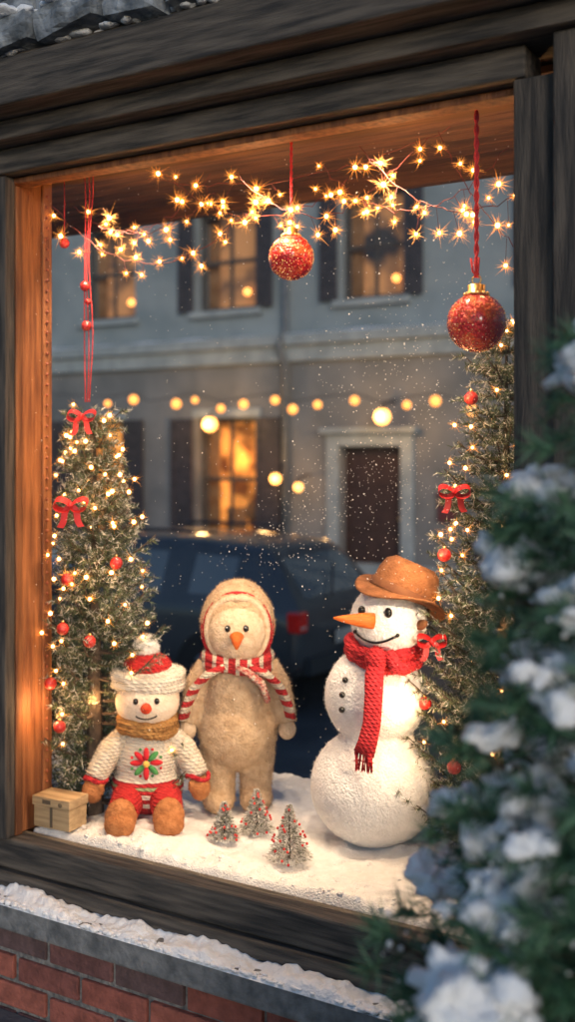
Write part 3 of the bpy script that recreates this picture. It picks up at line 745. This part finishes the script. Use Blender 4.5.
for i in range(15):
    x=-11.2+i*.42+R.uniform(-.1,.1); z=2.16+.07*math.sin(i*2.1)-.012*i
    pts.append((x,13,z+.1)); 
    if R.random()<.85: q.ell((x,13,z),R.uniform(.045,.07),seg=12,ring=8)
w.tube([(-16,13,2.6)]+pts+[(-1,13,2.6)],.008,5)
q.obj('bulbs',[M('string_bulb',(1,.6,.2),None,em=(1,.33,.05),es=2.8)],e,smooth=True); w.obj('cable',[shut],e)
b=MB(); b.tube([(-16,13.02,-.8),(-16,13.02,2.7)],.05,8); b.tube([(-1,13.02,-.8),(-1,13.02,2.7)],.05,8); b.obj('string_light_poles',[shut],e)
# ================================================================ CAR
cr=emp('parked_car',(-4.62,8.55,-.818))
paint=M('car_paint',(.055,.062,.07),(.068,.075,.085),3,.35,coat=.6,metal=.2); cglass=M('car_glass',(.13,.15,.16),None,rough=.10,spec=1.0,coat=.8); tyre=M('tyre',(.015,.015,.016),None,rough=.85); rim_=M('rim',(.35,.36,.38),None,rough=.3,metal=1)
ST=[(0,.42,.74,.76,.78,.70,'b'),(-.05,.28,.90,.93,.85,.74,'r'),(-.40,.24,.92,1.36,.88,.64,'b'),(-.52,.24,.92,1.41,.885,.64,'b'),(-.60,.24,.92,1.42,.885,.64,'s'),(-1.22,.22,.91,1.45,.89,.645,'b'),(-1.32,.22,.91,1.455,.89,.645,'s'),(-2.15,.22,.90,1.46,.89,.645,'b'),(-2.25,.22,.90,1.455,.89,.645,'s'),(-2.62,.22,.90,1.42,.89,.64,'w'),(-3.22,.22,.90,.96,.885,.70,'b'),(-3.75,.22,.84,.87,.87,.68,'b'),(-4.15,.26,.72,.75,.82,.62,'b'),(-4.28,.36,.58,.60,.70,.5,'b')]
def sec(s):
    x,zb,bz,rz,w,wr,_=s; gh=rz-bz>.2
    h=[(w*.80,zb),(w*.98,zb+.10),(w,.58 if bz>.7 else (zb+bz)/2),(w*.985,bz-.04),(w*.955,bz),(wr+.02 if gh else w*.90,rz-.055 if gh else bz+(rz-bz)*.5),(wr-.06,rz),(0,rz+.015)]
    return [Vector((x,-y,z)) for y,z in h]+[Vector((x,y,z)) for y,z in h[:-1][::-1]]
b=MB(); secs=[sec(s) for s in ST]; n=len(secs[0]); vs=[v for s in secs for v in s]
b.add(vs,[],0)
for i in range(len(secs)-1):
    for k in range(n-1):
        kk=k if k<7 else 13-k
        fl=ST[i][6]; mi=0
        if fl=='s' and kk==4: mi=1
        if fl=='r' and kk in(6,): mi=1
        if fl=='w' and kk in(4,5,6): mi=1
        b.f.append((i*n+k,i*n+k+1,(i+1)*n+k+1,(i+1)*n+k)); b.m.append(mi)
    b.f.append((i*n+n-1,i*n,(i+1)*n,(i+1)*n+n-1)); b.m.append(0)
b.f.append(tuple(range(n))); b.m.append(0); b.f.append(tuple(range((len(secs)-1)*n,len(secs)*n))[::-1]); b.m.append(0)
ob=b.obj('body',[paint,cglass],cr,smooth=True,sub=2)
bm=bmesh.new(); bm.from_mesh(ob.data); bmesh.ops.recalc_face_normals(bm,faces=bm.faces); bm.to_mesh(ob.data); bm.free()
b=MB()
for x in (-.85,-3.42):
    for s in (-1,1):
        y=s*.80; b.tube([(x,y-s*.12,.31),(x,y+s*.098,.31)],[.375,.375],28,0)
        b.tube([(x,y-s*.1,.31),(x,y+s*.07,.31),(x,y+s*.108,.31)],[.31,.31,.285],28,0); b.tube([(x,y+s*.1,.31),(x,y+s*.115,.31)],[.20,.18],24,1)
        for k in range(5):
            a=k/5*6.283; b.tube([(x,y+s*.118,.31),(x+math.cos(a)*.18,y+s*.118,.31+math.sin(a)*.18)],.02,6,0)
b.obj('wheels',[tyre,rim_],cr)
b=MB()
tail=M('tail_light',(.35,.008,.006),(.6,.02,.01),9,rough=.2,em=(1,.03,.015),es=.05,coat=.8)
for s in (-1,1):
    b.box(-.12,.004,s*.76-.075,s*.76+.075,.72,.89)
    b.box(-.11,.010,s*.76-.055,s*.76+.055,.745,.775,1)
b.obj('tail_lights',[tail,M('reverse_lens',(.5,.4,.35),None,rough=.2)],cr,bevel=.02)
b=MB(); b.box(-.03,.045,-.70,.70,.36,.50); b.box(-.5,-.05,-.86,-.85,.33,.36); b.obj('bumper',[M('bumper',(.03,.035,.04),None,rough=.5)],cr,bevel=.03)
b=MB(); b.box(.02,.035,-.26,.26,.57,.68); b.obj('number_plate',[M('plate',(.4,.4,.38),None,rough=.5)],cr,bevel=.004)
b=MB(); b.ell((-2.55,-.98,.95),(.06,.10,.07)); b.ell((-2.55,.98,.95),(.06,.10,.07)); b.tube([(-1.0,-.58,1.50),(-1.6,-.58,1.51),(-2.2,-.58,1.50)],.015,6);b.tube([(-1.0,.58,1.50),(-1.6,.58,1.51),(-2.2,.58,1.50)],.015,6); b.tube([(-.04,-.2,.97),(-.2,.1,1.22)],.01,5); b.obj('mirrors_and_rails',[shut],cr,smooth=True)
# ================================================================ LIGHT
w=bpy.data.worlds.new("World"); scene.world=w; w.use_nodes=True; nt=w.node_tree
sky=nt.nodes.new('ShaderNodeTexSky'); sky.sky_type='NISHITA'; sky.sun_disc=False; sky.sun_elevation=rad(11); sky.sun_rotation=rad(140); sky.ozone_density=3.5
nt.links.new(sky.outputs[0],nt.nodes['Background'].inputs[0]); nt.nodes['Background'].inputs[1].default_value=.15
l=bpy.data.lights.new('sun','SUN'); l.energy=.8; l.angle=rad(12); l.color=(1,.92,.86); o=bpy.data.objects.new('sun',l); scene.collection.objects.link(o)
az=rad(140); el=rad(11); sd=Vector((math.sin(az)*math.cos(el),math.cos(az)*math.cos(el),math.sin(el))); o.rotation_euler=(-sd).to_track_quat('-Z','Y').to_euler()
# camera
c=bpy.data.cameras.new('cam'); co=bpy.data.objects.new('camera',c); scene.collection.objects.link(co); scene.camera=co
co.location=(0,0,1.38); co.rotation_euler=(rad(90),0,rad(31.5)); c.lens=38.67; c.sensor_width=36; c.shift_y=-57/1024; c.clip_end=1000; c.clip_start=.05
c.dof.use_dof=True; c.dof.focus_distance=2.35; c.dof.aperture_fstop=2.3
scene.view_settings.view_transform='Standard'; scene.view_settings.look='None'; scene.view_settings.exposure=0
